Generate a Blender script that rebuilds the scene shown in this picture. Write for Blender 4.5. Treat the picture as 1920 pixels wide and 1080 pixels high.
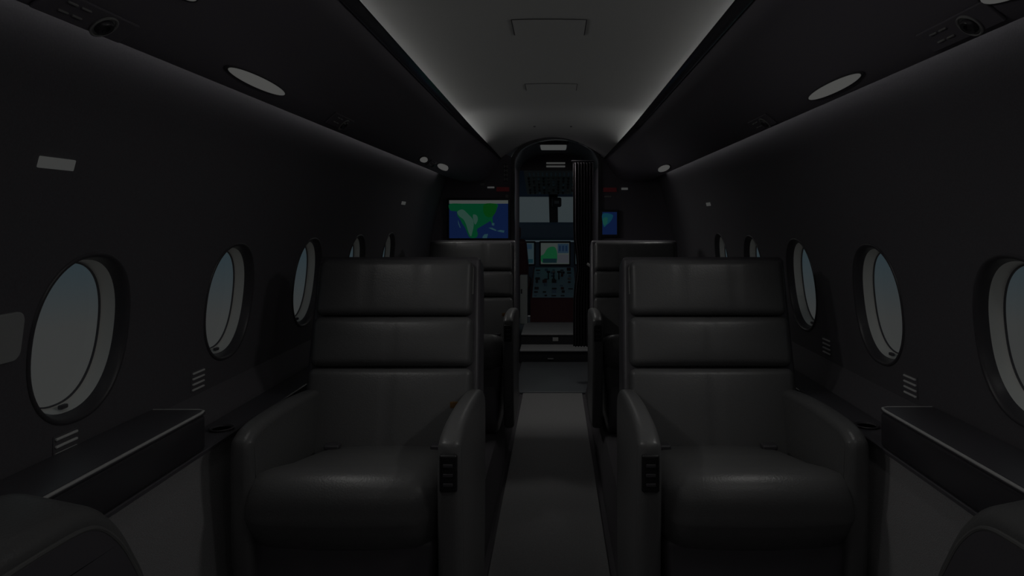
import bpy, bmesh, math, random
from mathutils import Vector, Matrix
random.seed(7)
for o in list(bpy.data.objects): bpy.data.objects.remove(o)
S = bpy.context.scene
COL = S.collection
CZ = 1.08                       # camera height above the sunken aisle floor
# ------------------------------------------------------------------ camera
cam = bpy.data.cameras.new('camera'); camo = bpy.data.objects.new('camera', cam); COL.objects.link(camo)
camo.location = (0.02, 0, CZ); camo.rotation_euler = (math.pi/2, 0, 0)
cam.sensor_width = 36; cam.lens = 36*1300/1920
cam.shift_x = -82/1920; cam.shift_y = -125/1920
cam.clip_start = 0.02
S.camera = camo
# ------------------------------------------------------------------ view, world
S.view_settings.view_transform = 'Standard'; S.view_settings.look = 'None'
S.view_settings.gamma = 1; S.view_settings.use_curve_mapping = False
S.view_settings.exposure = -4.5
W = bpy.data.worlds.new('sky'); S.world = W; W.use_nodes = True
nt = W.node_tree; bg = nt.nodes['Background']
tc = nt.nodes.new('ShaderNodeTexCoord'); sp = nt.nodes.new('ShaderNodeSeparateXYZ')
mr = nt.nodes.new('ShaderNodeMapRange'); cr = nt.nodes.new('ShaderNodeValToRGB')
mr.inputs['From Min'].default_value = -0.25; mr.inputs['From Max'].default_value = 0.10
nt.links.new(tc.outputs['Generated'], sp.inputs[0]); nt.links.new(sp.outputs['Z'], mr.inputs['Value'])
nt.links.new(mr.outputs['Result'], cr.inputs['Fac']); nt.links.new(cr.outputs['Color'], bg.inputs['Color'])
e = cr.color_ramp.elements
e[0].position = 0.0; e[0].color = (.90, .91, .87, 1)
e[1].position = 1.0; e[1].color = (.78, .94, 1.0, 1)
a = e.new(0.36); a.color = (.86, .90, .89, 1)
a = e.new(0.58); a.color = (.55, .82, .97, 1)
a = e.new(0.70); a.color = (.72, .90, .98, 1)
bg.inputs['Strength'].default_value = 1.0

COVE_E = 145.0
WASH_E = 42.0
SPOT_W = 4.8

# ------------------------------------------------------------------ materials
MATS = {}
def mat(name, col, rough=.6, metal=0, spec=.5, bump=0, scale=200, emit=None, es=1, var=0):
    if name in MATS: return MATS[name]
    m = bpy.data.materials.new(name); m.use_nodes = True; n = m.node_tree
    b = n.nodes['Principled BSDF']
    b.inputs['Base Color'].default_value = (*col, 1); b.inputs['Roughness'].default_value = rough
    b.inputs['Metallic'].default_value = metal; b.inputs['Specular IOR Level'].default_value = spec
    if emit:
        b.inputs['Emission Color'].default_value = (*emit, 1); b.inputs['Emission Strength'].default_value = es
    if bump or var:
        t = n.nodes.new('ShaderNodeTexCoord'); z = n.nodes.new('ShaderNodeTexNoise')
        z.inputs['Scale'].default_value = scale; z.inputs['Detail'].default_value = 4
        n.links.new(t.outputs['Object'], z.inputs['Vector'])
        if bump:
            bp = n.nodes.new('ShaderNodeBump'); bp.inputs['Strength'].default_value = bump; bp.inputs['Distance'].default_value = .002
            n.links.new(z.outputs['Fac'], bp.inputs['Height']); n.links.new(bp.outputs['Normal'], b.inputs['Normal'])
        if var:
            r = n.nodes.new('ShaderNodeValToRGB')
            r.color_ramp.elements[0].position = .3; r.color_ramp.elements[1].position = .7
            r.color_ramp.elements[0].color = (*[c*(1-var) for c in col], 1)
            r.color_ramp.elements[1].color = (*[c*(1+var) for c in col], 1)
            n.links.new(z.outputs['Fac'], r.inputs['Fac']); n.links.new(r.outputs['Color'], b.inputs['Base Color'])
    MATS[name] = m; return m
def emat(name, col, s=1):
    if name in MATS: return MATS[name]
    m = bpy.data.materials.new(name); m.use_nodes = True; n = m.node_tree
    n.nodes.remove(n.nodes['Principled BSDF'])
    em = n.nodes.new('ShaderNodeEmission'); em.inputs['Color'].default_value = (*col, 1); em.inputs['Strength'].default_value = s
    n.links.new(em.outputs[0], n.nodes['Material Output'].inputs['Surface'])
    MATS[name] = m; return m
def glass(name, tint=(1, 1, 1), refl=.05):
    if name in MATS: return MATS[name]
    m = bpy.data.materials.new(name); m.use_nodes = True; n = m.node_tree
    n.nodes.remove(n.nodes['Principled BSDF'])
    t = n.nodes.new('ShaderNodeBsdfTransparent'); t.inputs[0].default_value = (*tint, 1)
    g = n.nodes.new('ShaderNodeBsdfGlossy'); g.inputs['Roughness'].default_value = .03
    x = n.nodes.new('ShaderNodeMixShader'); x.inputs[0].default_value = refl
    n.links.new(t.outputs[0], x.inputs[1]); n.links.new(g.outputs[0], x.inputs[2])
    n.links.new(x.outputs[0], n.nodes['Material Output'].inputs['Surface'])
    MATS[name] = m; return m
M_wall = mat('dark_wall_fabric', (.12, .114, .128), .75, bump=.15, scale=300, var=.08)
M_soffit = mat('charcoal_soffit', (.20, .185, .215), .7, spec=.25, bump=.08, scale=300)
M_ceil = mat('pale_headliner', (.70, .70, .69), .85, bump=.05, scale=120)
M_gloss = mat('gloss_black', (.06, .057, .066), .22)
M_satin = mat('satin_black', (.07, .066, .075), .45)
M_leather = mat('charcoal_leather', (.126, .126, .129), .37, bump=.25, scale=260)
M_shell = mat('dark_seat_shell', (.11, .104, .118), .4)
M_pipe = mat('leather_piping', (.15, .15, .15), .35)
M_side = mat('grey_sidewall_carpet', (.30, .295, .305), .95, bump=.6, scale=500, var=.12)
M_carpet = mat('dark_carpet', (.16, .15, .165), .95, bump=.6, scale=500, var=.12)
M_runner = mat('grey_runner_carpet', (.42, .415, .42), .95, bump=.7, scale=420, var=.15)
M_ledge = mat('dark_ledge_veneer', (.10, .096, .11), .38)
M_pale = mat('pale_plastic', (.75, .75, .73), .5)
M_mid = mat('grey_plastic', (.40, .40, .40), .4)
M_plate = mat('brushed_floor_plate', (.24, .255, .275), .33, spec=.6)
M_metal = mat('dull_chrome', (.55, .55, .56), .3, metal=1)
M_red = mat('red_sign', (.30, .05, .06), .5, emit=(.5, .06, .08), es=.3)
M_trimline = mat('pale_edge_trim', (.62, .62, .62), .35)
M_slat = mat('pale_slat', (.8, .8, .8), .5)
M_black = mat('matt_black', (.10, .094, .105), .7)
M_panel = mat('panel_black', (.012, .012, .014), .45)
M_orange = mat('orange_tag', (.16, .08, .02), .7)
M_maroon = mat('maroon_leather', (.16, .06, .07), .5)
M_cock = mat('blue_grey_panel', (.26, .38, .54), .5)
M_teal = mat('teal_grey_panel', (.42, .66, .78), .45)
M_curtain = mat('black_curtain', (.09, .08, .09), .9)
M_lens = emat('lamp_lens', (1, 1.0, .96), 1.45)
M_dome = emat('dome_lens', (.95, 1, .98), 1.3)
M_strip = emat('cove_led', (1, 1, .97), COVE_E)
M_wash = emat('wash_led', (1, 1, .98), WASH_E)
M_glass = glass('window_glass', (.97, .98, .98), .03)

# ------------------------------------------------------------------ object helpers
def obj(name, bm_or, m, parent=None, smooth=True, kind=None, recalc=True):
    bm = bm_or
    if recalc: bmesh.ops.recalc_face_normals(bm, faces=bm.faces[:])
    me = bpy.data.meshes.new(name); bm.to_mesh(me); bm.free()
    if smooth:
        for p in me.polygons: p.use_smooth = True
        try: me.set_sharp_from_angle(angle=math.radians(42))
        except Exception: pass
    me.materials.append(m)
    o = bpy.data.objects.new(name, me); COL.objects.link(o)
    if parent: o.parent = parent
    if kind: o['kind'] = kind
    return o
def struct(name, bm, m, **k): return obj(name, bm, m, kind='structure', **k)
def thing(name, label, cat, loc=(0, 0, 0), group=None, matrix=None):
    o = bpy.data.objects.new(name, None); COL.objects.link(o); o.empty_display_size = .05
    if matrix is not None: o.matrix_world = matrix
    else: o.location = loc
    o['label'] = label; o['category'] = cat
    if group: o['group'] = group
    return o
def tag(o, label, cat, group=None):
    o['label'] = label; o['category'] = cat
    if group: o['group'] = group
    return o
def dup(root, label=None, group=None, loc=None, matrix=None):
    r = root.copy(); COL.objects.link(r)
    if matrix is not None: r.matrix_world = matrix
    elif loc is not None: r.location = loc
    if label: r['label'] = label
    if group: r['group'] = group
    for ch in list(root.children):
        c = ch.copy(); COL.objects.link(c); c.parent = r
        for g in list(ch.children):
            d = g.copy(); COL.objects.link(d); d.parent = c
    return r
def NB(): return bmesh.new()
def box(bm, x0, x1, y0, y1, z0, z1):
    v = [bm.verts.new((x, y, z)) for x in (x0, x1) for y in (y0, y1) for z in (z0, z1)]
    for f in ((0, 1, 3, 2), (4, 6, 7, 5), (0, 4, 5, 1), (2, 3, 7, 6), (0, 2, 6, 4), (1, 5, 7, 3)):
        bm.faces.new([v[i] for i in f])
    return bm
def grid(bm, rows, closed=False):
    """rows: list of lists of points, quads between"""
    vs = [[bm.verts.new(p) for p in r] for r in rows]
    for i in range(len(vs)-1):
        n = len(vs[i])
        for j in range(n if closed else n-1):
            k = (j+1) % n
            bm.faces.new((vs[i][j], vs[i][k], vs[i+1][k], vs[i+1][j]))
    return vs
def soft_box(c, size, r, n=6, fn=None, bm=None):
    bm = bm or NB(); tmp = NB()
    hs = [s/2 for s in size]
    def coords(a):
        r_ = min(r, a*.98); i = a-r_
        L = [-a + r_*k/4 for k in range(4)] + [-i + 2*i*k/n for k in range(n+1)] + [i + r_*k/4 for k in range(1, 5)]
        return L
    cs = [coords(a) for a in hs]
    def P(p):
        inn = [max(-(h-min(r, h*.98)), min(h-min(r, h*.98), q)) for q, h in zip(p, hs)]
        d = Vector([q-i for q, i in zip(p, inn)])
        if d.length > 1e-9:
            # scale cube direction to the rounded corner
            d = d.normalized()*min(r, min(hs)*.98) if min(hs)*.98 < r else d.normalized()*r
        q = Vector(inn)+d
        return q
    for ax in range(3):
        b, cc = [(1, 2), (0, 2), (0, 1)][ax]
        for s in (-1, 1):
            rows = []
            for u in cs[b]:
                row = []
                for v in cs[cc]:
                    p = [0, 0, 0]; p[ax] = s*hs[ax]; p[b] = u; p[cc] = v
                    row.append(P(p))
                rows.append(row)
            grid(tmp, rows)
    bmesh.ops.remove_doubles(tmp, verts=tmp.verts[:], dist=1e-5)
    for v in tmp.verts:
        q = v.co.copy()
        if fn: q = fn(q)
        v.co = q+Vector(c)
    me = bpy.data.meshes.new('tmp'); tmp.to_mesh(me); tmp.free(); bm.from_mesh(me); bpy.data.meshes.remove(me)
    return bm
def smooth_outline(pts, n=6, closed=True):
    out = []; N = len(pts)
    for i in range(N if closed else N-1):
        p0, p1, p2, p3 = pts[(i-1) % N], pts[i], pts[(i+1) % N], pts[(i+2) % N]
        if not closed:
            p0 = pts[max(i-1, 0)]; p3 = pts[min(i+2, N-1)]
        for k in range(n):
            t = k/n
            out.append(tuple(.5*((2*b)+(-a_+c)*t+(2*a_-5*b+4*c-d)*t*t+(-a_+3*b-3*c+d)*t**3) for a_, b, c, d in zip(p0, p1, p2, p3)))
    if not closed: out.append(tuple(pts[-1]))
    return out
def profile_solid(outline, x0, x1, r, seg=4, bm=None, fn=None):
    """outline in (y,z); solid between x0 and x1 with rounded rims"""
    bm = bm or NB(); N = len(outline)
    area = sum(outline[i][0]*outline[(i+1) % N][1]-outline[(i+1) % N][0]*outline[i][1] for i in range(N))
    sg = 1 if area > 0 else -1
    nrm = []
    for i in range(N):
        a_, c = outline[i-1], outline[(i+1) % N]
        t = Vector((c[0]-a_[0], c[1]-a_[1])).normalized()
        nrm.append((-t.y*sg, t.x*sg))
    st = []
    for i in range(seg+1):
        a_ = math.pi/2*i/seg; st.append((x0+r*(1-math.cos(a_)), r*(1-math.sin(a_))))
    for i in range(seg, -1, -1):
        a_ = math.pi/2*i/seg; st.append((x1-r*(1-math.cos(a_)), r*(1-math.sin(a_))))
    rows = []
    for x, ins in st:
        rows.append([(x, p[0]+n[0]*ins, p[1]+n[1]*ins) for p, n in zip(outline, nrm)])
    if fn: rows = [[fn(Vector(p)) for p in r_] for r_ in rows]
    vs = grid(bm, rows, closed=True)
    bm.faces.new(vs[0]); bm.faces.new(list(reversed(vs[-1])))
    return bm
def tube(path, r, bm=None, n=8, closed=False):
    bm = bm or NB(); rows = []; path = [Vector(p) for p in path]; N = len(path)
    up = Vector((0, 0, 1)); prev = None
    for i, p in enumerate(path):
        t = (path[(i+1) % N]-path[i-1]) if closed else (path[min(i+1, N-1)]-path[max(i-1, 0)])
        t.normalize()
        a_ = prev if prev is not None else (Vector((1, 0, 0)) if abs(t.x) < .9 else up)
        u = (a_-t*a_.dot(t)).normalized(); v = t.cross(u); prev = u
        rows.append([p+u*r*math.cos(2*math.pi*k/n)+v*r*math.sin(2*math.pi*k/n) for k in range(n)])
    if closed: rows.append(rows[0])
    vs = grid(bm, rows, closed=True)
    if not closed: bm.faces.new(vs[0]); bm.faces.new(list(reversed(vs[-1])))
    else: bmesh.ops.remove_doubles(bm, verts=bm.verts[:], dist=1e-6)
    return bm
def lathe(prof, bm=None, n=28, sx=1, sy=1):
    """prof: (radius, z) list, about local z"""
    bm = bm or NB()
    rows = [[(r*sx*math.cos(2*math.pi*k/n), r*sy*math.sin(2*math.pi*k/n), z) for k in range(n)] for r, z in prof]
    vs = grid(bm, rows, closed=True)
    for row in (vs[0], vs[-1]):
        try: bm.faces.new(row)
        except ValueError: pass
    return bm
def poly(pts, bm=None):
    bm = bm or NB(); bm.faces.new([bm.verts.new(p) for p in pts]); return bm
def slab(pts2, d0, d1, bm=None, axis='y'):
    """extrude a 2-D polygon (x,z) between y=d0 and y=d1"""
    bm = bm or NB()
    a_ = [bm.verts.new((p[0], d0, p[1])) for p in pts2]; b = [bm.verts.new((p[0], d1, p[1])) for p in pts2]
    bm.faces.new(a_); bm.faces.new(list(reversed(b)))
    N = len(pts2)
    for i in range(N): bm.faces.new((a_[i], a_[(i+1) % N], b[(i+1) % N], b[i]))
    return bm

# ------------------------------------------------------------------ cabin shell
Y0, Y1 = -2.65, 4.33             # aft wall, forward bulkhead
HB = -.40                       # wall foot (relative to camera height)
KA = .27
def wx(h): return .777-KA*(h-HB)**2
def wnorm(h):
    v = Vector((1, 0, 2*KA*(h-HB))); return v.normalized()      # outward, right side
def wpt(sg, y, h, d=0):
    n = wnorm(h); return Vector((sg*(wx(h)+d*n.x), y, CZ+h+d*n.z))
HT = .33                        # wall top
WA, WB, WH = .116, .135, -.192   # window half width, half height, centre
def se(t, a_, b, p=2.25):
    c, s = math.cos(t), math.sin(t)
    return (a_*math.copysign(abs(c)**(2/p), c), b*math.copysign(abs(s)**(2/p), s))
WIN = {-1: [.632+.520*i for i in range(-5, 6)], 1: [.615+.496*i for i in range(-5, 6)]}
def build_wall(sg, name):
    bm = NB(); PW = .25; N = 56
    hl, hh = WH-.175, WH+.175
    ys = [Y0]
    for yc in WIN[sg]: ys += [yc-PW, yc+PW]
    ys.append(Y1)
    hs_low = [HB-.06, HB, hl]; hs_hi = [hh+(HT-hh)*k/8 for k in range(9)]
    # plain strips between the window tiles, full height
    def strip(ya, yb, hs, n):
        grid(bm, [[wpt(sg, ya+(yb-ya)*i/n, h) for h in hs] for i in range(n+1)])
    hmid = [hl+(hh-hl)*k/14 for k in range(15)]
    for i in range(0, len(ys), 2):
        if ys[i+1]-ys[i] > 1e-4: strip(ys[i], ys[i+1], hmid, 4)
    strip(Y0, Y1, hs_low, 12); strip(Y0, Y1, hs_hi, 12)
    for yc in WIN[sg]:
        rect = []; per = N//4
        for k in range(per): rect.append((PW, hl-WH+(hh-hl)*k/per))
        for k in range(per): rect.append((PW-2*PW*k/per, hh-WH))
        for k in range(per): rect.append((-PW, hh-WH-(hh-hl)*k/per))
        for k in range(per): rect.append((-PW+2*PW*k/per, hl-WH))
        ell = []
        for (u, v) in rect:
            t = math.atan2(v/.175, u/PW); ell.append(se(t, WA+.002, WB+.002))
        rows = []
        for q in range(7):
            f = (q/6)**1.3
            rows.append([wpt(sg, yc+e_[0]*(1-f)+r_[0]*f, WH+e_[1]*(1-f)+r_[1]*f) for e_, r_ in zip(ell, rect)])
        grid(bm, rows, closed=True)
    bmesh.ops.remove_doubles(bm, verts=bm.verts[:], dist=1e-5)
    return struct(name, bm, M_wall)
build_wall(-1, 'wall_left'); build_wall(1, 'wall_right')

# windows
M_reveal = mat('dark_window_reveal', (.07, .066, .075), .38)
M_ring = mat('pale_window_ring', (.88, .88, .85), .5)
def build_window(sg, yc, idx):
    root = bpy.data.objects.new('window_%d' % idx, None); COL.objects.link(root)
    root['kind'] = 'structure'; root.location = (sg*wx(WH), yc, CZ+WH)
    def ring(prof, n=72):
        bm = NB(); rows = []
        for ds, d in prof:
            row = []
            for k in range(n):
                t = 2*math.pi*k/n; u, v = se(t, WA+ds, WB+ds)
                p = wpt(sg, yc+u, WH+v, d); row.append(p-root.location)
            rows.append(row)
        grid(bm, rows, closed=True); return bm
    obj('window_frame', ring([(.006, -.0003), (.005, -.002), (.002, -.003), (-.001, -.002), (-.004, .003), (-.008, .011), (-.010, .017)]), M_reveal, root)
    obj('inner_ring', ring([(-.010, .017), (-.0125, .028), (-.016, .037), (-.018, .039)]), M_ring, root)
    obj('gasket', ring([(-.018, .039), (-.0182, .0375), (-.0195, .0375), (-.0200, .041)]), M_black, root)
    bm = NB(); n = 72
    c = bm.verts.new(wpt(sg, yc, WH, .041)-root.location)
    prev = None; rows = []
    for q in range(1, 5):
        f = q/4
        rows.append([bm.verts.new(wpt(sg, yc+se(2*math.pi*k/n, WA-.018, WB-.018)[0]*f, WH+se(2*math.pi*k/n, WA-.018, WB-.018)[1]*f, .041)-root.location) for k in range(n)])
    for k in range(n):
        bm.faces.new((c, rows[0][k], rows[0][(k+1) % n]))
        for q in range(3): bm.faces.new((rows[q][k], rows[q+1][k], rows[q+1][(k+1) % n], rows[q][(k+1) % n]))
    obj('pane', bm, M_glass, root)
    p = wpt(sg, yc, WH-WB+.018, .024)-root.location
    bm = soft_box(p, (.008, .016, .007), .002, 2)
    obj('shade_latch', bm, M_black, root)
    return root
wi = 1
for sg in (-1, 1):
    for yc in WIN[sg]:
        build_window(sg, yc, wi); wi += 1

# ceiling: vaulted headliner dipping to the door arch at its forward end
def ceil_pt(u, y):
    """u in -1..1 across"""
    s = min(max((y-3.66)/(Y1-3.66), 0), 1); s2 = s*s*(3-2*s)
    xe = .60*(1-s)+.335*s
    hc = .60*(1-s2)+.523*s2; he = (.545)*(1-s2)+.380*s2
    return Vector((u*xe, y, CZ+hc-(hc-he)*u*u))
bm = NB()
ys = [Y0+(3.6-Y0)*i/20 for i in range(21)]+[3.6+(Y1+.02-3.6)*i/14 for i in range(1, 15)]
grid(bm, [[ceil_pt(-1+2*k/32, y) for k in range(33)] for y in ys])
struct('ceiling', bm, M_ceil)
# soffits (dark overhead side panels) and the trim strip along their inner edge
def lip(sg, y, which):
    s = min(max((y-3.72)/(Y1-3.72), 0), 1)
    A = {'lip': ((.440, .518), (.318, .392)), 'low': ((.466, .497), (.325, .384))}[which]
    x = A[0][0]*(1-s)+A[1][0]*s; h = A[0][1]*(1-s)+A[1][1]*s
    return Vector((sg*x, y, CZ+h))
SC = (.62, .262)
SK = (.545, .300)              # control point of the soffit curve
for sg, nm, tn in ((-1, 'trim_1', 'trim_2'), (1, 'trim_3', 'trim_4')):
    bm = NB(); rows = []
    for y in ys:
        L = lip(sg, y, 'low')
        sec = [Vector((sg*.655, y, CZ+.338)), Vector((sg*.595, y, CZ+.316)), Vector((sg*.6165, y, CZ+.268)), Vector((sg*SC[0], y, CZ+SC[1])), Vector((sg*(SC[0]-.006), y, CZ+SC[1]+.002))]
        a_ = sec[-1]
        for k in range(1, 9):
            f = k/8; kk = Vector((sg*(abs(L.x)+.079), y, L.z-.197)) if y > 3.72 else Vector((sg*SK[0], y, CZ+SK[1]))
            sec.append(a_*(1-f)**2+kk*2*f*(1-f)+L*f*f)
        rows.append(sec)
    grid(bm, rows); struct(nm, bm, M_soffit)
    bm = NB(); rows = []
    for y in ys:
        a_, b = lip(sg, y, 'low'), lip(sg, y, 'lip')
        d = (b-a_)
        up = Vector((sg*.012, 0, .010))
        rows.append([a_+Vector((sg*.004, 0, .006)), a_, a_+Vector((-sg*.004, 0, -.003)), a_+d*.08+Vector((-sg*.004, 0, -.002)), a_+d*.14, a_+d*.88, b+Vector((-sg*.002, 0, -.002)), b, b+Vector((sg*.004, 0, .001)), b+up, a_+up*1.6])
    grid(bm, rows); struct(tn, bm, M_gloss)
# hidden strips that light the vault and wash the walls
for sg, s_ in ((-1, 'left'), (1, 'right')):
    bm = NB(); grid(bm, [[ceil_pt(sg*.975, y)+Vector((0, 0, -.008)), ceil_pt(sg*.97, y)+Vector((0, 0, -.024))] for y in (Y0+.05, 1, 3.6, 3.8, 3.95, 4.1, 4.15)])
    bm.normal_update()
    o = obj('light_strip', bm, M_strip, recalc=False)
    tag(o, 'white cove light strip hidden behind the %s ceiling valance' % s_, 'light strip', 'hidden cabin light strips')
    bm = NB(); grid(bm, [[(sg*.6180, y, CZ+.2690), (sg*.603, y, CZ+.288)] for y in (Y0+.05, 3.95)])
    o = obj('light_strip', bm, M_wash, recalc=False)
    tag(o, 'white wash light strip tucked in the gap above the %s wall' % s_, 'light strip', 'hidden cabin light strips')

# floor: sunken aisle between two raised seat decks
FS = .15
bm = NB()
sec = [(-.70, FS), (-.245, FS), (-.235, FS-.006), (-.205, .004), (-.195, 0), (.195, 0), (.205, .004), (.235, FS-.006), (.245, FS), (.70, FS)]
grid(bm, [[(x, y, z) for x, z in sec] for y in (Y0, 0, 1.5, 3, Y1)])
struct('floor', bm, M_carpet)
o = obj('carpet_runner', soft_box((0.0, (Y0+4.33)/2, .006), (.37, 4.33-Y0-.02, .010), .004, 4), M_runner)
tag(o, 'long grey carpet runner down the sunken aisle between the seats', 'carpet')
# lower sidewalls
for sg, nm in ((-1, 'baseboard_left'), (1, 'baseboard_right')):
    bm = NB(); grid(bm, [[(sg*.668, y, CZ-.4535), (sg*.658, y, .50), (sg*.64, y, .25), (sg*.625, y, FS)] for y in (Y0, 1, 2.5, Y1)])
    struct(nm, bm, M_side)
# aft wall closing the cabin behind the camera
bm = NB(); box(bm, -.8, .8, Y0-.03, Y0, -.05, CZ+.65); struct('wall_back', bm, mat('pale_aft_bulkhead', (.5, .5, .49), .7))

# side ledges, with the raised stowed-table cabinet
for sg, s_ in ((-1, 'left'), (1, 'right')):
    bm = NB()
    sec = [(.738, -.444), (.6625, -.444), (.6605, -.446), (.6605, -.451), (.6625, -.453), (.738, -.453)]
    rows = [[(sg*x, y, CZ+h) for x, h in sec] for y in (Y0+.01, 1, 2, 3, Y1-.01)]
    vs = grid(bm, rows, closed=True); bm.faces.new(vs[0]); bm.faces.new(list(reversed(vs[-1])))
    o = obj('side_ledge', bm, M_ledge)
    tag(o, 'dark narrow side ledge running along the foot of the %s wall' % s_, 'ledge')
    bm = NB(); rows = [[(sg*x, y, CZ+h) for x, h in ((.7775, -.384), (.7715, -.390), (.745, -.432), (.739, -.446), (.739, -.472), (.778, -.472))] for y in (Y0+.01, 1, 2, 3, Y1-.01)]
    vs = grid(bm, rows, closed=True); bm.faces.new(vs[0]); bm.faces.new(list(reversed(vs[-1])))
    struct('trim_8' if sg < 0 else 'trim_9', bm, M_wall)
    ye = 1.35 if sg < 0 else 1.37
    t = thing('table_cabinet', 'glossy black stowed table cabinet on the %s side ledge with a thin bright top edge' % s_, 'cabinet', (sg*.715, .9, CZ-.444))
    def loc(p): return Vector(p)-Vector((sg*.715, .9, CZ-.444))
    bm = soft_box(loc((sg*.7135, (ye+.45)/2, CZ-.4095)), (.105, ye-.45, .068), .007, 3)
    obj('cabinet_body', bm, M_gloss, t)
    bm = soft_box(loc((sg*.7155, (ye+.45)/2, CZ-.3715)), (.109, ye-.45+.004, .010), .0045, 3)
    obj('table_lid', bm, M_ledge, t)
    bm = tube([loc((sg*.6605, .47, CZ-.3685)), loc((sg*.6605, ye-.02, CZ-.3685)), loc((sg*.664, ye-.004, CZ-.3685)), loc((sg*.675, ye+.002, CZ-.3685)), loc((sg*.765, ye+.002, CZ-.3685))], .0026)
    obj('edge_trim', bm, M_trimline, t)
    # cup well in the ledge just past the cabinet
    c = thing('cup_holder', 'small cup holder on the %s ledge beyond the table cabinet' % s_, 'cup holder', (sg*.693, ye+.13, CZ-.444))
    obj('rim', lathe([(.018, .0005), (.024, .001), (.026, .0035), (.024, .005), (.021, .004), (.019, .0005)]), M_satin, c)
    obj('cup_well', lathe([(.0, .0012), (.019, .0012)], n=28), M_black, c)

# ------------------------------------------------------------------ wall and soffit fittings
def frame(o, u, v, w):
    m = Matrix.Identity(4)
    for i in range(3): m[i][0] = u[i]; m[i][1] = v[i]; m[i][2] = w[i]; m[i][3] = o[i]
    return m
def wall_frame(sg, y, h, off=0.0):
    n = wnorm(h); w = Vector((-sg*n.x, 0, -n.z)); u = Vector((0, 1 if sg < 0 else -1, 0)); v = w.cross(u)
    return frame(wpt(sg, y, h, -off), u, v, w)
def soffit_frame(sg, y, s):
    A, B, C_ = Vector((sg*(SC[0]-.006), 0, CZ+SC[1]+.002)), Vector((sg*SK[0], 0, CZ+SK[1])), Vector((sg*.466, 0, CZ+.497))
    v = ((B-A)*(1-s)+(C_-B)*s).normalized(); u = Vector((0, 1 if sg < 0 else -1, 0)); w = u.cross(v)
    o = A*(1-s)**2+B*2*s*(1-s)+C_*s*s; o.y = y
    return frame(o, u, v, w)
def spot(parent, power, loc=(0, 0, .02)):
    l = bpy.data.lights.new('lamp_glow', 'AREA'); l.shape = 'ELLIPSE'; l.size = .2; l.size_y = .03
    l.energy = power; l.color = (1, .99, .95); l.spread = math.radians(110)
    o = bpy.data.objects.new('lamp_glow', l); COL.objects.link(o); o.parent = parent; o.location = loc
    o.rotation_euler = (math.pi, 0, 0)
    return o
def make_lamp(matrix, label, half=.135, hw=.020):
    t = thing('reading_lamp', label, 'lamp', matrix=matrix, group='oblong lamps along the overhead panels')
    obj('bezel', lathe([(.94, .0), (1.05, .0005), (1.06, .003), (1.0, .0045), (.96, .003)], sx=half, sy=hw, n=40), M_satin, t)
    obj('lens', lathe([(1.0, .001), (.97, .005), (.85, .008), (.6, .0105), (.3, .012), (.02, .0125)], sx=half, sy=hw, n=40), M_lens, t)
    return t
LAMPS = [(-1, 1.41, .20, .135, .0125, 'bright oblong reading lamp nearest on the left overhead panel'),
         (-1, 3.17, .20, .075, .015, 'small bright lamp on the left overhead panel, second from the bulkhead'),
         (-1, 3.70, .24, .19, .017, 'bright oblong lamp on the left overhead panel nearest the cockpit bulkhead'),
         (-1, .985, .52, .09, .013, 'lamp at the top left corner of the picture, just cut by its edge'),
         (1, 1.43, .15, .135, .0125, 'bright oblong reading lamp nearest on the right overhead panel'),
         (1, 3.65, .17, .19, .017, 'bright oblong lamp on the right overhead panel nearest the cockpit bulkhead'),
         (1, .82, .24, .09, .018, 'lamp at the top right corner of the picture, just cut by its edge')]
for sg, y, s, hf, hw, lb in LAMPS:
    t = make_lamp(soffit_frame(sg, y, s), lb, hf, hw)
    g = spot(t, SPOT_W)
    if y < 1: g.data.spread = math.radians(170); g.data.energy = SPOT_W
for sg, y, lb in ((-1, -.35, 'added oblong lamp on the left overhead panel, unseen behind the camera'), (1, -.35, 'added oblong lamp on the right overhead panel, unseen behind the camera'),
                  (-1, -1.5, 'added unseen oblong lamp on the left overhead panel near the aft bulkhead'), (1, -1.5, 'added unseen oblong lamp on the right overhead panel near the aft bulkhead')):
    t = make_lamp(soffit_frame(sg, y, .2), lb); g = spot(t, SPOT_W*1.3); g.data.spread = math.radians(165)  # unseen lamps, added to brighten the foreground armrests and seat fronts
# passenger service panels: air outlets, switches
def make_psu(matrix, label):
    t = thing('service_panel', label, 'service panel', matrix=matrix, group='passenger service panels on the overhead panels')
    obj('panel', soft_box((0, 0, .002), (.17, .040, .005), .0022, 4), M_soffit, t)
    v = obj('air_outlet', lathe([(.0165, .004), (.0195, .005), (.0197, .007), (.018, .008), (.0162, .007), (.0160, .005)]), M_mid, t)
    v.data.transform(Matrix.Translation((.030, -.003, 0)))
    n = obj('nozzle', lathe([(.013, .0055), (.012, .010), (.0105, .0115), (.006, .011), (.0055, .008), (.0, .008)]), M_gloss, v)
    n.data.transform(Matrix.Translation((.030, -.003, 0)))
    for x in (-.045, -.020):
        for y in (-.006, .010):
            obj('switch', soft_box((x, y, .0055), (.018, .003, .003), .0012, 2), M_mid, t)
    return t
p0 = make_psu(soffit_frame(-1, .92, .10), 'dark service panel with round air outlets at the upper left, nearest the camera')
dup(p0, 'small dark service panel on the left overhead panel beyond the big lamp', matrix=soffit_frame(-1, 1.955, .18))
dup(p0, 'tiny service panel between the two far lamps on the left overhead panel', matrix=soffit_frame(-1, 3.40, .18))
dup(p0, 'dark service panel with air outlets at the upper right, nearest the camera', matrix=soffit_frame(1, .99, .14))
dup(p0, 'small dark service panel on the right overhead panel beyond the big lamp', matrix=soffit_frame(1, 1.935, .13))
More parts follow.
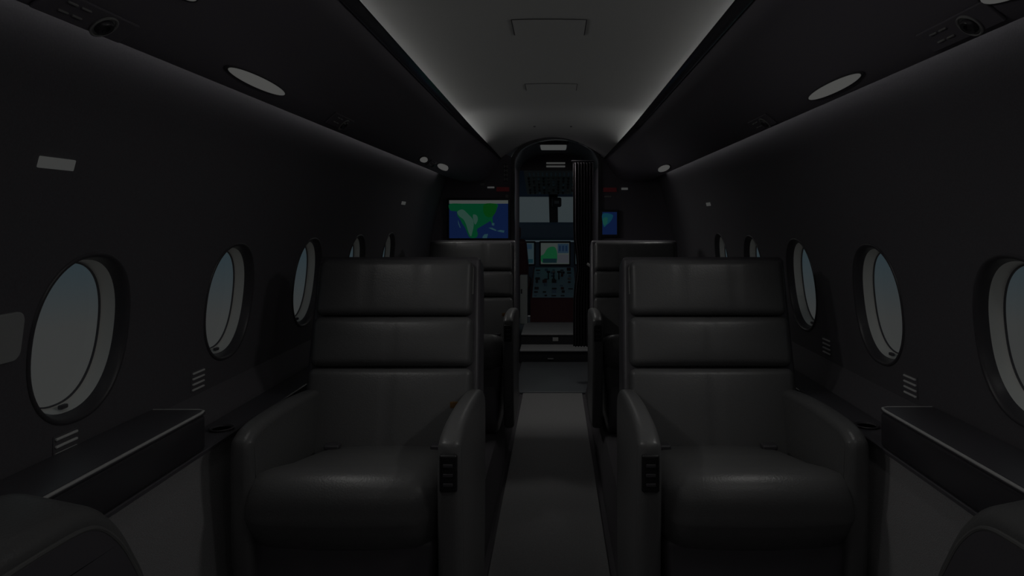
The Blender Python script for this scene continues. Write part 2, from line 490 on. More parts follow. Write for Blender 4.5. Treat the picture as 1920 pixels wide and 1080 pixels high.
# white wall markers
def plate(name, matrix, w, h, m, label, cat, d=.004, r=.0015, group=None):
    t = obj(name, soft_box((0, 0, d/2), (w, h, d), r, 3), m)
    t.matrix_world = matrix; tag(t, label, cat, group); return t
M_lit = emat('lit_marker', (.98, 1, .97), .95)
plate('wall_light', wall_frame(-1, 1.017, .085), .072, .017, M_lit, 'small bright white strip light on the left wall above the nearest window', 'wall light', group='small white wall lights')
plate('wall_light', wall_frame(-1, 3.33, .088), .075, .016, M_lit, 'tiny white wall light on the left wall near the bulkhead screen', 'wall light', group='small white wall lights')
plate('wall_light', wall_frame(1, 3.15, .078), .075, .016, M_lit, 'tiny white wall light on the right wall above the far windows', 'wall light', group='small white wall lights')
# pale rounded plate cut by the left edge of the picture
t = obj('wall_plate', soft_box((0, 0, .003), (.10, .072, .006), .0028, 4), mat('pale_grey_plate', (.42, .43, .43), .5))
bmx = NB()
pts = []
for cx, cy, a0 in ((.036, .022, 0), (-.036, .022, 90), (-.036, -.022, 180), (.036, -.022, 270)):
    for k in range(7):
        a_ = math.radians(a0+15*k); pts.append((cx+.014*math.cos(a_), cy+.014*math.sin(a_)))
lo = [bmx.verts.new((p[0], p[1], 0)) for p in pts]; mi = [bmx.verts.new((p[0], p[1], .004)) for p in pts]
hi = [bmx.verts.new((p[0]*.97, p[1]*.96, .0055)) for p in pts]
for A, B in ((lo, mi), (mi, hi)):
    for k in range(len(pts)): bmx.faces.new((A[k], A[(k+1) % len(pts)], B[(k+1) % len(pts)], B[k]))
bmx.faces.new(hi); bmx.faces.new(list(reversed(lo)))
bmesh.ops.recalc_face_normals(bmx, faces=bmx.faces[:]); bmx.to_mesh(t.data); bmx.free()
t.matrix_world = wall_frame(-1, .962, -.166)
tag(t, 'pale rounded plate on the left wall beside the nearest window, cut by the picture edge', 'plate')
# small air grilles low on the walls
def make_grille(matrix, label):
    t = thing('air_grille', label, 'air grille', matrix=matrix, group='slatted grilles low on the walls')
    obj('backing', soft_box((0, 0, .0006), (.056, .046, .002), .0008, 2), M_wall, t)
    for k in range(4):
        obj('slat', soft_box((0, -.018+.012*k, .003), (.050, .0042, .0040), .0014, 2), M_slat, t)
    return t
g0 = make_grille(wall_frame(-1, 1.125, -.365), 'slatted air grille low on the left wall under the nearest window')
dup(g0, 'slatted air grille low on the left wall below the second window', matrix=wall_frame(-1, 1.54, -.352))
dup(g0, 'slatted air grille low on the right wall between the two nearest windows', matrix=wall_frame(1, 1.475, -.350))
dup(g0, 'slatted air grille at the right edge of the picture above the table cabinet', matrix=wall_frame(1, 1.085, -.372))
dup(g0, 'tiny slatted air grille on the right wall just beside the near right seat back', matrix=wall_frame(1, 1.93, -.348))
# ceiling access hatches
for y, hw, hl, lb in ((2.14, .110, .085, 'thin outlined access hatch in the pale ceiling, the nearer and larger one'), (3.09, .112, .075, 'thin outlined access hatch in the pale ceiling, the farther one')):
    t = thing('ceiling_hatch', lb, 'hatch', (0, y, CZ+.60))
    def cz(x): return -(.055)*(x/.60)**2
    bm = NB(); grid(bm, [[(x, yy, cz(x)-.0008) for x in [(-hw-.003)+(2*hw+.006)*k/8 for k in range(9)]] for yy in (-hl-.0025, hl+.0025)])
    obj('dark_gap', bm, M_black, t)
    bm = NB(); rows = [[(x, yy, cz(x)-.0018) for x in [-hw+2*hw*k/8 for k in range(9)]] for yy in (-hl, hl)]
    grid(bm, rows); obj('hatch_cover', bm, M_ceil, t)
for x in (-.095, .10):
    o = obj('ceiling_stud', lathe([(.006, .004), (.007, 0), (.005, -.004), (.0, -.005)]), M_black)
    p = ceil_pt(x/.42, 4.02); o.location = p+Vector((0, 0, -.001))
    tag(o, 'tiny dark stud on the pale ceiling near the door arch, the %s one' % ('left' if x < 0 else 'right'), 'stud', 'ceiling studs')

# ------------------------------------------------------------------ seats
def make_seat(sx, label):
    """seat facing -y; local origin on the raised deck under the front edge; sx=-1: outboard arm at -x"""
    t = thing('aircraft_seat', label, 'seat', group='charcoal leather cabin seats')
    X = lambda p: Vector((p.x*(-sx), p.y, p.z))       # outboard is local -x before mirroring when sx=-1
    m = (lambda q: q) if sx < 0 else (lambda q: Vector((-q.x, q.y, q.z)))
    def fin(bm):
        for v in bm.verts: v.co = m(v.co)
        return bm
    # base
    bm = profile_solid(smooth_outline([(.05, 0), (.46, 0), (.47, .15), (.42, .27), (.10, .27), (.045, .2)], 4), -.17, .17, .02)
    obj('seat_base', fin(bm), M_shell, t)
    b = obj('base_badge', fin(soft_box((.02, .036, .125), (.028, .006, .008), .002, 2)), M_mid, t)
    # cushion: domed, front roll, tipping down towards the back
    def cf(q):
        fy = (q.y+.21)/.42
        k = max(0, min(1, 1.35-fy/.3))
        if q.x < 0: q.x *= 1+.19*k*k*(3-2*k)
        dome = (1-min(1, (q.x/.2)**2))*.010*(1 if q.z > 0 else 0)
        z = q.z+dome-.20*max(0, q.y+.15)
        if q.z < 0: q.y += .035*(-q.z/.075)*max(0, 1-fy/.4); q.x *= 1-.03*(-q.z/.075)
        if q.y < -.05: q.y -= .018*(1-min(1, (q.x/.2)**2))
        return Vector((q.x, q.y, z))
    bm = soft_box((.010, .215, .350), (.368, .43, .160), .055, 10, cf)
    obj('seat_cushion', fin(bm), M_leather, t)
    # leg rest panel below the front roll
    bm = soft_box((-.005, .068, .235), (.372, .05, .13), .02, 5, lambda q: Vector((q.x*(1+.04*q.z/.065), q.y-.10*q.z, q.z)))
    obj('leg_rest', fin(bm), M_shell, t)
    # back: three padded sections following the recline
    y0, z0, y1, z1 = .395, .330, .525, .823
    L = math.hypot(y1-y0, z1-z0); d = Vector((0, (y1-y0)/L, (z1-z0)/L)); nrm = Vector((0, -d.z, d.y))
    def back_fn(c, puff, hh, hw, seams):
        def f(q):
            u, v = q.x/hw, q.z/hh
            out = 0
            if q.y < 0:
                out = puff*(1-min(1, abs(u)**3))*(1-min(1, abs(v)**3))
                for s in seams: out -= .0035*math.exp(-((q.x-s)/.0045)**2)
            a_ = c+q.z   # distance along the back
            w = 1-.02*(a_/L)
            return Vector((q.x*w, y0, z0))+d*a_+nrm*(-q.y+out)
        return f
    def pad(name, a0, a1, th, hw, seams, puff):
        hh = (a1-a0)/2
        bm = soft_box((0, 0, 0), (2*hw, th, 2*hh), .018, 26, back_fn((a0+a1)/2, puff, hh, hw, seams))
        return obj(name, fin(bm), M_leather, t)
    s1, s2 = .708*L, .451*L
    pad('lower_back_pad', -.02, s2-.002, .06, .211, [0], .010)
    pad('upper_back_pad', s2+.002, s1-.002, .06, .209, [0], .011)
    pad('headrest', s1+.002, L, .062, .206, [-.07, .07], .006)
    # back shell behind the pads, with wings that show at the sides
    out = [(-.035, -.10), (-.035, L+.004), (-.020, L+.016), (.055, L+.014), (.085, L-.05), (.11, .12), (.11, -.08)]
    def sh(q):
        u, a_ = q.y, q.z
        w = 1-.03*(a_/L)
        return Vector((q.x*w, y0, z0))+d*a_+nrm*(-u-.004)
    bm = profile_solid(out, -.226, .226, .014, 4, fn=sh)
    # push the slab behind the pad fronts
    for v in bm.verts: v.co -= nrm*.038
    obj('back_shell', fin(bm), M_shell, t)
    def edge(off, aa, hw, r):
        P = []
        for x, a_ in [(-hw, aa-.09), (-hw, aa-.02), (-hw+.006, aa-.006), (-hw+.02, aa)]+[(-hw+.02+(2*hw-.04)*k/8, aa) for k in range(1, 8)]+[(hw-.02, aa), (hw-.006, aa-.006), (hw, aa-.02), (hw, aa-.09)]:
            P.append(Vector((x, y0, z0))+d*a_+nrm*off)
        return tube(P, r)
    obj('piping', fin(edge(.014, L-.002, .203, .0028)), M_pipe, t)
    obj('piping', fin(edge(-.052, L+.015, .214, .003)), M_pipe, t)
    # arms
    def arm(name, xa, xb, zt, front):
        o_ = [(.46, .10), (.47, .30), (.475, zt-.075), (.45, zt-.030), (.40, zt-.014), (.25, zt), (.13, zt+.003), (.06, zt), (front+.018, zt-.012), (front+.002, zt-.034), (front, zt-.12), (front+.012, .22), (front+.05, .05), (.10, .02), (.40, .02)]
        bm = profile_solid(smooth_outline(o_, 5), xa, xb, .017, 5)
        return obj(name, fin(bm), M_leather, t)
    ia = arm('inner_armrest', .194, .240, .522, -.012)
    oa = arm('outer_armrest', -.214, -.170, .522, .006)
    cp = obj('control_panel', fin(soft_box((.217, -.011, .449), (.034, .012, .072), .005, 3)), M_panel, ia)
    for k in range(3):
        obj('button', fin(soft_box((.217, -.018, .429+.018*k), (.018, .003, .006), .001, 2)), M_satin, ia)
    # belt buckles at the root of the back
    for x in (-.115, .14):
        b = obj('belt_buckle', fin(soft_box((x, .335, .388), (.036, .03, .012), .004, 2)), M_satin, t)
    if sx < 0: obj('belt_tag', fin(soft_box((.172, .372, .478), (.020, .004, .016), .0015, 2)), M_orange, t)
    return t
SY = 1.335; PITCH = 1.65
sl = make_seat(-1, 'near left charcoal leather seat with a small orange tag, beside the left table cabinet'); sl.location = (-.402, SY, FS)
sr = make_seat(1, 'near right charcoal leather seat catching blue window light on its outer side'); sr.location = (.418, SY, FS)
dup(sl, 'far left grey leather seat under the map screen, half hidden by the near seat', loc=(-.402, SY+PITCH, FS))
dup(sr, 'far right leather seat next to the curtain, half hidden by the near seat', loc=(.418, SY+PITCH, FS))

# foreground armrests of the seats the camera looks out from
def fore_arm(sg, label):
    t = thing('armrest', label, 'armrest', (sg*.59, .55, FS))
    O = Vector((sg*.59, .55, FS))
    o_ = [(.20, CZ-.62), (.20, CZ-.40), (.22, CZ-.352), (.30, CZ-.340), (.60, CZ-.336), (.76, CZ-.336), (.835, CZ-.346), (.885, CZ-.382), (.925, CZ-.437), (.955, CZ-.50), (.965, CZ-.62), (.90, FS+.12), (.80, FS+.02), (.3, FS+.02)]
    o_ = [(p[0]-O.y, p[1]-O.z) for p in o_]
    out = smooth_outline(o_, 6)
    xa, xb = sorted((sg*.535-O.x, sg*.645-O.x))
    def fn(q): # top pad rises slightly outboard
        k = (abs(q.x+O.x)-.535)/.11
        return Vector((q.x, q.y, q.z+.022*k*max(0, min(1, (q.z+O.z-(CZ-.5))/.15))))
    obj('arm_pad', profile_solid(out, xa, xb, .020, 5, fn=fn), M_leather, t)
    # side panel set into the aisle face, outlined by piping
    cy, cz_ = sum(p[0] for p in out)/len(out), sum(p[1] for p in out)/len(out)
    ins = []
    N = len(out)
    for i in range(N):
        a_, c = out[i-1], out[(i+1) % N]; tt = Vector((c[0]-a_[0], c[1]-a_[1])).normalized()
        s = 1 if (cy-out[i][0])*(-tt.y)+(cz_-out[i][1])*tt.x > 0 else -1
        ins.append((out[i][0]-tt.y*s*.022, out[i][1]+tt.x*s*.022))
    xs = sg*.535-O.x
    sp_ = obj('side_panel', profile_solid(ins, *sorted((xs-sg*.004, xs+sg*.01)), .004, 3), M_shell, t)
    obj('piping', tube([(xs-sg*.002, p[0], p[1]) for p in ins], .0032, closed=True), M_pipe, t)
    bm = lathe([(.026, 0), (.026, .004), (.022, .006), (.0, .006)])
    bmesh.ops.transform(bm, matrix=Matrix.Rotation(-sg*math.pi/2, 4, 'Y'), verts=bm.verts[:])
    bmesh.ops.translate(bm, vec=(xs-sg*.003, .79-O.y, CZ-.50-O.z), verts=bm.verts[:])
    obj('control_dial', bm, M_black, t)
fore_arm(-1, 'rounded charcoal leather armrest filling the bottom left corner of the picture')
fore_arm(1, 'rounded charcoal leather armrest cut by the bottom right corner of the picture')

# ------------------------------------------------------------------ forward bulkhead and doorway
DW = .283; DX = .025        # the doorway sits a little right of the centre line
def arch(hw, hs, ht, n=16):
    return [(hw*math.cos(math.pi*k/n), hs+(ht-hs)*math.sin(math.pi*k/n)) for k in range(n+1)]
for sg, nm in ((-1, 'wall_front_left'), (1, 'wall_front_right')):
    # panel between door and side wall, up under the soffit
    inner = [(sg*DW+DX, -.02), (sg*DW+DX, CZ+.36), (sg*(DW-.005)+DX, CZ+.40)]
    outer = [(sg*.52, CZ+.54), (sg*.67, CZ+.37)]+[(sg*(wx(h)+.015), CZ+h) for h in (.24, .1, -.05, -.2, -.4)]+[(sg*.66, CZ-.46), (sg*.63, -.02)]
    struct(nm, slab(inner+outer, Y1, Y1+.03), M_black if False else M_soffit)
# arched door frame
fr_o = [(DW, -.0)]+[(x, CZ+h) for x, h in arch(DW, .375, .530)]+[(-DW, 0)]
fr_i = [(DW-.022, -.0)]+[(x, CZ+h) for x, h in arch(DW-.022, .365, .512)]+[(-DW+.022, 0)]
fr_o = [(p[0]+DX, p[1]) for p in fr_o]; fr_i = [(p[0]+DX, p[1]) for p in fr_i]
bm = NB()
rows = []
for pts, y in ((fr_o, Y1-.012), (fr_i, Y1-.012), (fr_i, Y1+.05), (fr_o, Y1+.05)):
    rows.append([(p[0], y, p[1]) for p in pts])
rows.append(rows[0]); grid(bm, rows); bmesh.ops.remove_doubles(bm, verts=bm.verts[:], dist=1e-5)
struct('trim_5', bm, M_gloss)
# vestibule: side walls, arched ceiling, floor plate
YV = 5.5
for sg, nm in ((-1, 'wall_vestibule_left'), (1, 'wall_vestibule_right')):
    bm = NB(); grid(bm, [[(sg*(DW+.01)+DX, y, z) for z in (0, .6, CZ+.38)] for y in (Y1+.03, 5, YV)])
    struct(nm, bm, M_soffit)
bm = NB(); grid(bm, [[(x+DX, y, CZ+h) for x, h in arch(DW+.012, .37, .535)] for y in (Y1+.03, 5, YV)])
struct('trim_6', bm, mat('blue_grey_liner', (.07, .08, .09), .6))
o = obj('floor_plate', soft_box((DX, 4.815, .004), (.53, .93, .012), .005, 4), M_plate)
tag(o, 'smooth grey floor plate in the doorway at the end of the aisle', 'floor plate')
bm = NB(); box(bm, -.8, .8, Y1, 7.9, -.06, -.004); struct('floor_cockpit', bm, M_black)
# header above the cockpit opening
bm = slab([(-.285, CZ+.405), (.335, CZ+.405), (.335, CZ+.60), (-.285, CZ+.60)], YV, YV+.03); struct('trim_7', bm, M_black)
# steps
def step(name, ya, yb, z, label, x0, x1):
    t = thing(name, label, 'step', (0, ya, 0), group='steps up to the cockpit')
    obj('riser', box(NB(), x0, x1, 0, yb-ya, .0, z-.012), mat('dark_riser', (.05, .05, .055), .6), t)
    obj('tread', soft_box(((x0+x1)/2, (yb-ya)/2-.006, z-.006), (x1-x0, yb-ya+.012, .014), .006, 4), mat('light_tread', (.75, .75, .75), .6), t)  # even pale tread, much lighter than the riser
    return t
t = step('step', 5.30, 5.53, .098, 'lower step with a pale tread leading to the cockpit', -.255, .305)
obj('step_light', soft_box((-.02, -.004, .03), (.045, .006, .010), .002, 2), M_mid, t)
t = step('step', 5.532, 6.12, .186, 'upper step with a pale tread and a white tag, in front of the cockpit pedestal', -.255, .305)
obj('white_tag', soft_box((.018, -.004, .140), (.045, .005, .030), .002, 2), M_pale, t)
# dome light and white bars
t = thing('dome_light', 'square white dome light over the cockpit passage behind the door arch', 'lamp', (.0, 4.62, CZ+.520))
obj('housing', soft_box((.005, 0, -.005), (.20, .21, .03), .008, 3), M_satin, t)
obj('lens', soft_box((.005, 0, -.026), (.172, .17, .024), .010, 4), M_dome, t)
g = spot(t, 16.0, (.005, 0, -.045)); g.rotation_euler = (0, 0, 0); g.data.shape = 'SQUARE'; g.data.size = .15; g.data.spread = math.pi
t2 = thing('header_sign', 'two short white bars on the header above the cockpit opening', 'sign', (.03, YV-.006, CZ+.435))
for k, z in enumerate((.0, .026)):
    obj('white_bar', soft_box((-.01, 0, z), (.15, .006, .014), .003, 2), M_lit, t2)
# door curtain gathered on the right
t = thing('curtain', 'dark pleated curtain gathered on the right side of the cockpit doorway', 'curtain', (.20, 4.60, CZ+.40))
bm = NB(); rows = []
for k in range(65):
    u = k/64; x = -.062+.132*u
    y = .016*math.sin(u*2*math.pi*7)
    col = []
    for q in range(13):
        v = q/12; z = -.01-1.22*v
        pin = 1-.28*math.exp(-((v-.56)/.10)**2)
        col.append(((x-.03)*pin+.03, y*(.8+.4*v), z))
    rows.append(col)
grid(bm, rows); c = obj('curtain_cloth', bm, M_curtain, t)
sd = c.modifiers.new('thickness', 'SOLIDIFY'); sd.thickness = .003
obj('curtain_rail', tube([(-.075, 0, 0), (.075, 0, 0)], .006), M_satin, t)
obj('tie_back', tube([(.028, -.022, -.68), (.048, -.030, -.695), (.070, -.020, -.70)], .009), M_pale, t)

# monitors on the bulkhead
E = lambda r, g, b: tuple(((c/255)/12.92 if c/255 < .04045 else ((c/255+.055)/1.055)**2.4)/.0442 for c in (r, g, b))
def monitor(cx, cz, w, h, label, full=True):
    t = thing('monitor', label, 'monitor', (cx, Y1-.001, CZ+cz))
    obj('bezel', soft_box((0, -.010, 0), (w+.026, .020, h+.03), .006, 3), M_gloss, t)
    s = obj('screen', box(NB(), -w/2, w/2, -.0215, -.019, -h/2, h/2), emat('map_ocean', E(11, 23, 52)), t, smooth=False)
    def P(px, py): # crop pixels of the screen picture
        return ((px-215)/(1190-215)*w-w/2, h/2-(py-245)/(860-245)*h)
    def area(name, pts, m, d=-.0222):
        pp = [P(*p) for p in pts]
        bm = slab(pp, d-.0004, d+.0004)
        bmesh.ops.triangulate(bm, faces=bm.faces[:]); return obj(name, bm, m, s, smooth=False)
    if full:
        area('title_bar', [(215, 245), (1190, 245), (1190, 300), (215, 300)], emat('map_white', E(62, 66, 64)))
        area('map_land', smooth_outline([(225, 305), (500, 302), (800, 302), (1012, 305), (1000, 390), (965, 470), (905, 535), (930, 600), (960, 655), (925, 640), (890, 560), (800, 552), (710, 560), (665, 620), (650, 700), (690, 780), (660, 850), (560, 850), (515, 770), (480, 690), (430, 620), (400, 560), (350, 490), (335, 425), (235, 410)], 4), emat('map_green', E(4, 52, 30)), -.0225)
        area('map_east', smooth_outline([(800, 306), (985, 306), (1000, 390), (965, 470), (900, 520), (820, 500), (780, 420)], 4), emat('map_dark_green', E(6, 50, 14)), -.0232)
        area('map_desert', smooth_outline([(350, 430), (440, 395), (540, 480), (610, 560), (622, 650), (600, 760), (575, 830), (535, 760), (500, 650), (455, 560), (380, 500)], 4), emat('map_tan', E(38, 62, 54)), -.0232)
        area('map_haze', smooth_outline([(610, 480), (670, 490), (690, 560), (650, 640), (620, 580)], 4), emat('map_tan', E(38, 62, 54)), -.0234)
        for isl in ([(865, 690), (925, 688), (1000, 728), (985, 742), (920, 718)], [(1000, 742), (1060, 725), (1130, 735), (1120, 770), (1050, 758)], [(360, 560), (380, 620), (405, 690), (392, 690), (365, 620)], [(770, 830), (800, 795), (860, 790), (840, 858), (765, 858)], [(925, 610), (965, 615), (960, 655), (920, 650)]):
            area('map_island', isl, emat('map_island', E(30, 55, 62)), -.0236)
    else:
        area('map_land', smooth_outline([(215, 300), (900, 320), (800, 480), (500, 600), (300, 640)], 4), emat('map_teal', E(12, 48, 60)), -.0225)
        area('map_light', smooth_outline([(250, 420), (560, 400), (520, 560), (300, 600)], 4), emat('map_tealgreen', E(18, 58, 52)), -.0232)
    return t
monitor(-.459, .013, .366, .236, 'wide bulkhead screen left of the doorway showing a green and blue map')
monitor(.355, -.012, .090, .140, 'small blue map screen on the bulkhead right of the doorway', False)
# red signs, placards and small lights under the soffit ends on the bulkhead
def bulk(name, px0, px1, py0, py1, m, label, cat, d=.006, group=None):
    k = 300
    x0, x1 = (px0-1042)/k+.02, (px1-1042)/k+.02; z0, z1 = (415-py1)/k+CZ, (415-py0)/k+CZ
    o = obj(name, soft_box((0, 0, 0), (x1-x0, d, z1-z0), .0015, 2), m)
    o.location = ((x0+x1)/2, Y1-d/2, (z0+z1)/2); tag(o, label, cat, group); return o
bulk('exit_sign', 931, 955, 351, 359, M_red, 'small dim red sign on the bulkhead left of the doorway above the map screen', 'sign')
bulk('exit_sign', 1131, 1156, 352, 360, M_red, 'small dim red sign on the bulkhead right of the doorway', 'sign')
for a_ in ((901, 908, 344, 348, 'tiny pale light on the bulkhead above the map screen, leftmost'), (914, 927, 350, 353, 'thin white light bar on the bulkhead beside the left red sign'),
           (1165, 1177, 352, 356, 'thin white light bar on the bulkhead beside the right red sign'), (1133, 1146, 367, 370, 'thin pale bar on the bulkhead below the right red sign'),
           (967, 974, 364, 370, 'tiny white square by the left post of the doorway'), (948, 953, 365, 371, 'tiny pale fleck on the bulkhead at the map screen corner')):
    if a_[0] == 967: continue
    bulk('indicator_light', *a_[:4], M_mid if a_[0] in (948, 1133, 901) else M_lit, a_[4], 'indicator light', .006, 'small indicator lights on the bulkhead')
t = thing('placard', 'narrow upright placard of pale blocks on the bulkhead left of the door arch', 'placard', ((948.5-1042)/300+.02, Y1-.003, CZ+(415-324)/300))
obj('backing', soft_box((0, 0, 0), (.030, .004, .112), .0015, 2), M_black, t)
for k in range(4):
    for sx in (-1, 1):
        obj('block', box(NB(), sx*.009-.003, sx*.009+.003, -.004, -.001, -.05+.027*k, -.05+.027*k+.019), M_mid, t, smooth=False)
    obj('block', box(NB(), -.006, .006, -.004, -.001, -.043+.027*k, -.043+.027*k+.005), M_mid, t, smooth=False)

# ------------------------------------------------------------------ cockpit
# side shell and roof
for sg, nm, wn in ((-1, 'wall_cockpit_left', 'window_31'), (1, 'wall_cockpit_right', 'window_32')):
    bm = NB(); yy = (YV+.03, 6.0, 6.5, 7.1, 7.5)
    grid(bm, [[(sg*.74, y, -.05), (sg*.77, y, CZ-.35), (sg*.76, y, CZ-.02)] for y in yy])
    grid(bm, [[(sg*.66, y, CZ+.33), (sg*.60, y, CZ+.44), (sg*.30, y, CZ+.56), (0, y, CZ+.58)] for y in yy])
    grid(bm, [[(sg*.76, y, CZ-.02), (sg*.66, y, CZ+.33)] for y in (YV+.03, 5.85)])
    struct(nm, bm, M_cock)
    bm = NB(); grid(bm, [[(sg*.76, y, CZ-.02), (sg*.66, y, CZ+.33)] for y in (5.85, 7.4)])
    struct(wn, bm, M_glass)
# partition either side of the cockpit opening
for sg, nm in ((-1, 'wall_partition_left'), (1, 'wall_partition_right')):
    bm = slab([(sg*.285, 0), (sg*.80, 0), (sg*.80, CZ+.6), (sg*.285, CZ+.6)], YV, YV+.03); struct(nm, bm, M_black)
# windshield: frame with centre post, side posts, glass
root = bpy.data.objects.new('window_30', None); COL.objects.link(root); root['kind'] = 'structure'; root.location = (0, 7.4, CZ)
bm = NB(); slab([(-.045, -.06), (.045, -.06), (.040, .30), (-.055, .30)], -.03, .03, bm)
obj('centre_post', bm, M_satin, root)
for sg in (-1, 1):
    obj('side_post', slab([(sg*.40, -.06), (sg*.75, -.06), (sg*.70, .40), (sg*.385, .30)], -.03, .03), M_cock, root)
obj('top_rail', slab([(-.75, .262), (.75, .262), (.6, .60), (-.6, .60)], -.03, .03), M_cock, root)
obj('pane', box(NB(), -.42, .42, .035, .04, -.08, .30), glass('windshield_glass', (.97, .99, .99), .03), root, smooth=False)
t = thing('compass', 'small dark compass hanging on the windshield centre post', 'compass', (.03, 7.28, CZ+.20))
obj('body', soft_box((0, 0, 0), (.10, .09, .10), .02, 3), M_satin, t)
obj('dial', soft_box((.0, -.046, 0), (.05, .004, .03), .001, 2), M_mid, t)
# glareshield and instrument panel with displays
bm = soft_box((0, 7.13, CZ-.10), (1.44, .50, .18), .04, 6)
o = obj('glareshield', bm, M_cock); tag(o, 'dark blue glareshield under the cockpit windshield', 'glareshield')
t = thing('instrument_panel', 'cockpit instrument panel with three bright displays', 'instrument panel', (0, 7.0, CZ-.33))
obj('panel_face', box(NB(), -.72, .72, 0, .06, -.62, .12), M_cock, t, smooth=False)
def disp(x0, x1, z0, z1, nm='display'):
    b = obj(nm, soft_box(((x0+x1)/2, -.006, (z0+z1)/2), (x1-x0, .02, z1-z0), .006, 3), M_black, t)
    return b
dc = disp(-.145, .170, -.115, .130)
obj('screen', box(NB(), -.130, .155, -.019, -.016, -.100, .112), emat('disp_pale', E(50, 56, 54)), dc, smooth=False)
def area2(par, pts, m, d):
    bm = slab(pts, d-.0006, d+.0006); bmesh.ops.triangulate(bm, faces=bm.faces[:]); return obj('screen_shape', bm, m, par, smooth=False)
area2(dc, smooth_outline([(-.130, -.02), (-.10, .0), (-.06, .06), (.0, .075), (.03, .03), (.03, -.07), (-.06, -.09), (-.12, -.08)], 4), emat('disp_green', E(14, 58, 34)), -.0202)
area2(dc, [(-.11, -.088), (.03, -.088), (.03, -.045), (-.11, -.045)], emat('disp_dark', E(12, 26, 30)), -.0215)
area2(dc, [(.04, .01), (.15, .01), (.15, .105), (.04, .105)], emat('disp_blue', E(26, 40, 52)), -.0210)
for k in range(3):
    area2(dc, [(.052+.033*k, .03), (.070+.033*k, .03), (.070+.033*k, .085), (.052+.033*k, .085)], emat('disp_navy', E(14, 26, 44)), -.0224)
area2(dc, [(.035, -.088), (.15, -.088), (.15, -.005), (.035, -.005)], emat('disp_grey', E(48, 50, 54)), -.0216)
dl = disp(-.50, -.185, -.115, .130)
obj('screen', box(NB(), -.485, -.200, -.019, -.016, -.100, .112), emat('disp_steel', E(38, 50, 54)), dl, smooth=False)
area2(dl, [(-.29, .05), (-.22, .05), (-.22, .10), (-.29, .10)], emat('disp_blue', E(26, 40, 52)), -.0204)
area2(dl, [(-.30, -.09), (-.21, -.09), (-.21, -.05), (-.30, -.05)], emat('disp_teal', E(16, 36, 42)), -.0204)
dr = disp(.205, .52, -.115, .130)
obj('screen', box(NB(), .22, .505, -.019, -.016, -.100, .112), emat('disp_steel', E(38, 50, 54)), dr, smooth=False)
# knobs row on the glareshield front
for k, x in enumerate((-.20, .02, .22)):
    pass
# centre pedestal
t = thing('centre_pedestal', 'teal-topped centre pedestal between the pilot seats with a dark reddish front', 'pedestal', (0, 6.12, 0))
bm = NB(); prof = [(0, .19), (0, .385), (.02, .398), (.86, .62), (.86, .19)]
profile_solid(prof, -.205, .215, .006, 2, bm)
obj('pedestal_body', bm, M_maroon, t)
sl_ = (.62-.398)/.84
def ptop(y): return .398+(y-.02)*sl_
bm = NB(); grid(bm, [[(x, y, ptop(y)+.003) for x in (-.19, .2)] for y in (.03, .84)]); obj('control_deck', bm, M_teal, t)
for r in range(9):
    y = .07+.085*r
    for c_ in range(5):
        if random.random() < .18: continue
        x = -.155+.078*c_+random.uniform(-.01, .01)
        h = random.choice((.010, .014, .022, .03))
        obj('knob', soft_box((x, y, ptop(y)+h/2), (random.uniform(.02, .045), .025, h), .004, 2), random.choice((M_black, M_satin, M_cock, M_maroon, M_mid if random.random() < .35 else M_black)), t)
for x in (-.05, .0, .05):
    lv = obj('lever', tube([(x, .50, ptop(.50)), (x, .47, ptop(.5)+.07)], .006), M_satin, t)
    obj('lever_knob', soft_box((x, .468, ptop(.5)+.075), (.034, .026, .02), .008, 2), M_mid if x == 0 else M_black, lv)
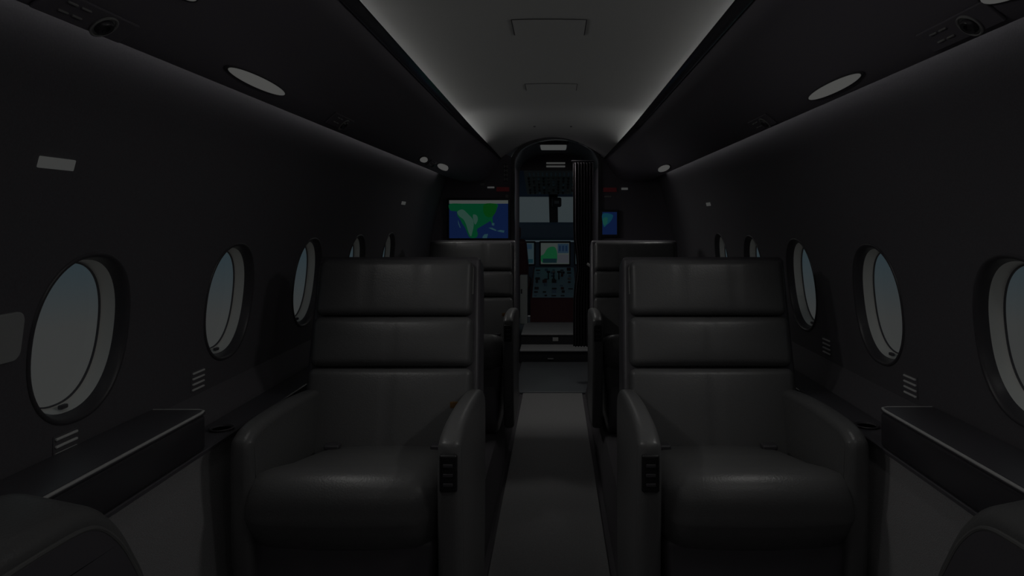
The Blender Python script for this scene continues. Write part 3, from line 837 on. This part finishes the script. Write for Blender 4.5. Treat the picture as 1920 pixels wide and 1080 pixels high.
# cockpit side cabinet (pale) and pilot seats
t = thing('side_cabinet', 'narrow pale cabinet panel left of the cockpit pedestal', 'cabinet', (-.262, 6.10, .186))
obj('cabinet_panel', soft_box((0, .03, .205), (.066, .10, .43), .008, 3), mat('pale_cabinet', (.80, .86, .84), .5), t)
obj('latch', soft_box((-.018, -.022, .28), (.012, .006, .04), .002, 2), M_black, t)
def pilot(sg, label):
    t = thing('pilot_seat', label, 'pilot seat', (sg*.40, 6.40, .186), group='maroon pilot seats')
    obj('seat_back', soft_box((0, 0, .50), (.34, .10, .46), .04, 6, lambda q: Vector((q.x*(1-.12*max(0, q.z)/.23), q.y-.1*q.z, q.z))), M_maroon, t)
    obj('headrest', soft_box((0, -.03, .79), (.20, .07, .12), .03, 4), M_maroon, t)
    obj('seat_cushion', soft_box((0, .22, .30), (.36, .42, .12), .04, 5), M_maroon, t)
    obj('seat_base', box(NB(), -.14, .14, .04, .36, 0, .26), M_satin, t, smooth=False)
pilot(-1, 'dark maroon pilot seat on the left of the cockpit, behind the pale cabinet')
pilot(1, 'dark maroon pilot seat on the right of the cockpit, mostly behind the curtain')
# overhead panel
t = thing('overhead_panel', 'greenish overhead switch panel above the cockpit windshield with a pale strip', 'overhead panel', (0, 6.0, CZ+.43))
A = Vector((0, 0, 0)); 
def op(x, s, d=0):   # s along the panel, d out towards the cabin
    p0, p1 = Vector((0, .0, .015)), Vector((0, .80, -.165)); dv = (p1-p0); n = Vector((0, -.165-.015, -.80)).normalized()
    n = Vector((0, -dv.z, dv.y)).normalized()*-1
    return Vector((x, 0, 0))+p0+dv*s+n*d
bm = NB(); grid(bm, [[op(x, s) for x in (-.26, .26)] for s in (0, 1)]); grid(bm, [[op(x, s, -.03) for x in (-.26, .26)] for s in (0, 1)])
obj('panel', bm, mat('green_grey_panel', (.34, .42, .40), .5), t)
bm = NB()
grid(bm, [[op(x, s, .006) for x in (-.255, .255)] for s in (.0, .22)]); obj('pale_strip', bm, M_mid, t)
for r in range(6):
    for c_ in range(11):
        s = .30+.12*r; x = -.225+.045*c_
        bm = NB(); a_ = [op(x-.010, s-.02, .004), op(x+.010, s-.02, .004), op(x+.010, s+.03, .004), op(x-.010, s+.03, .004)]
        b = [op(x-.007, s-.01, .016), op(x+.007, s-.01, .016), op(x+.007, s+.02, .016), op(x-.007, s+.02, .016)]
        grid(bm, [a_, b], closed=True); bm.faces.new([bm.verts.new(p) for p in b]); bmesh.ops.remove_doubles(bm, verts=bm.verts[:], dist=1e-5)
        obj('switch', bm, random.choice((M_black, M_black, M_teal, M_mid)), t, smooth=False)
for c_ in range(12):
    x = -.21+.038*c_
    bm = NB(); grid(bm, [[op(x+w, s, .009) for w in (-.006, .006)] for s in (.06, .20)]); obj('guard', bm, M_teal, t, smooth=False)
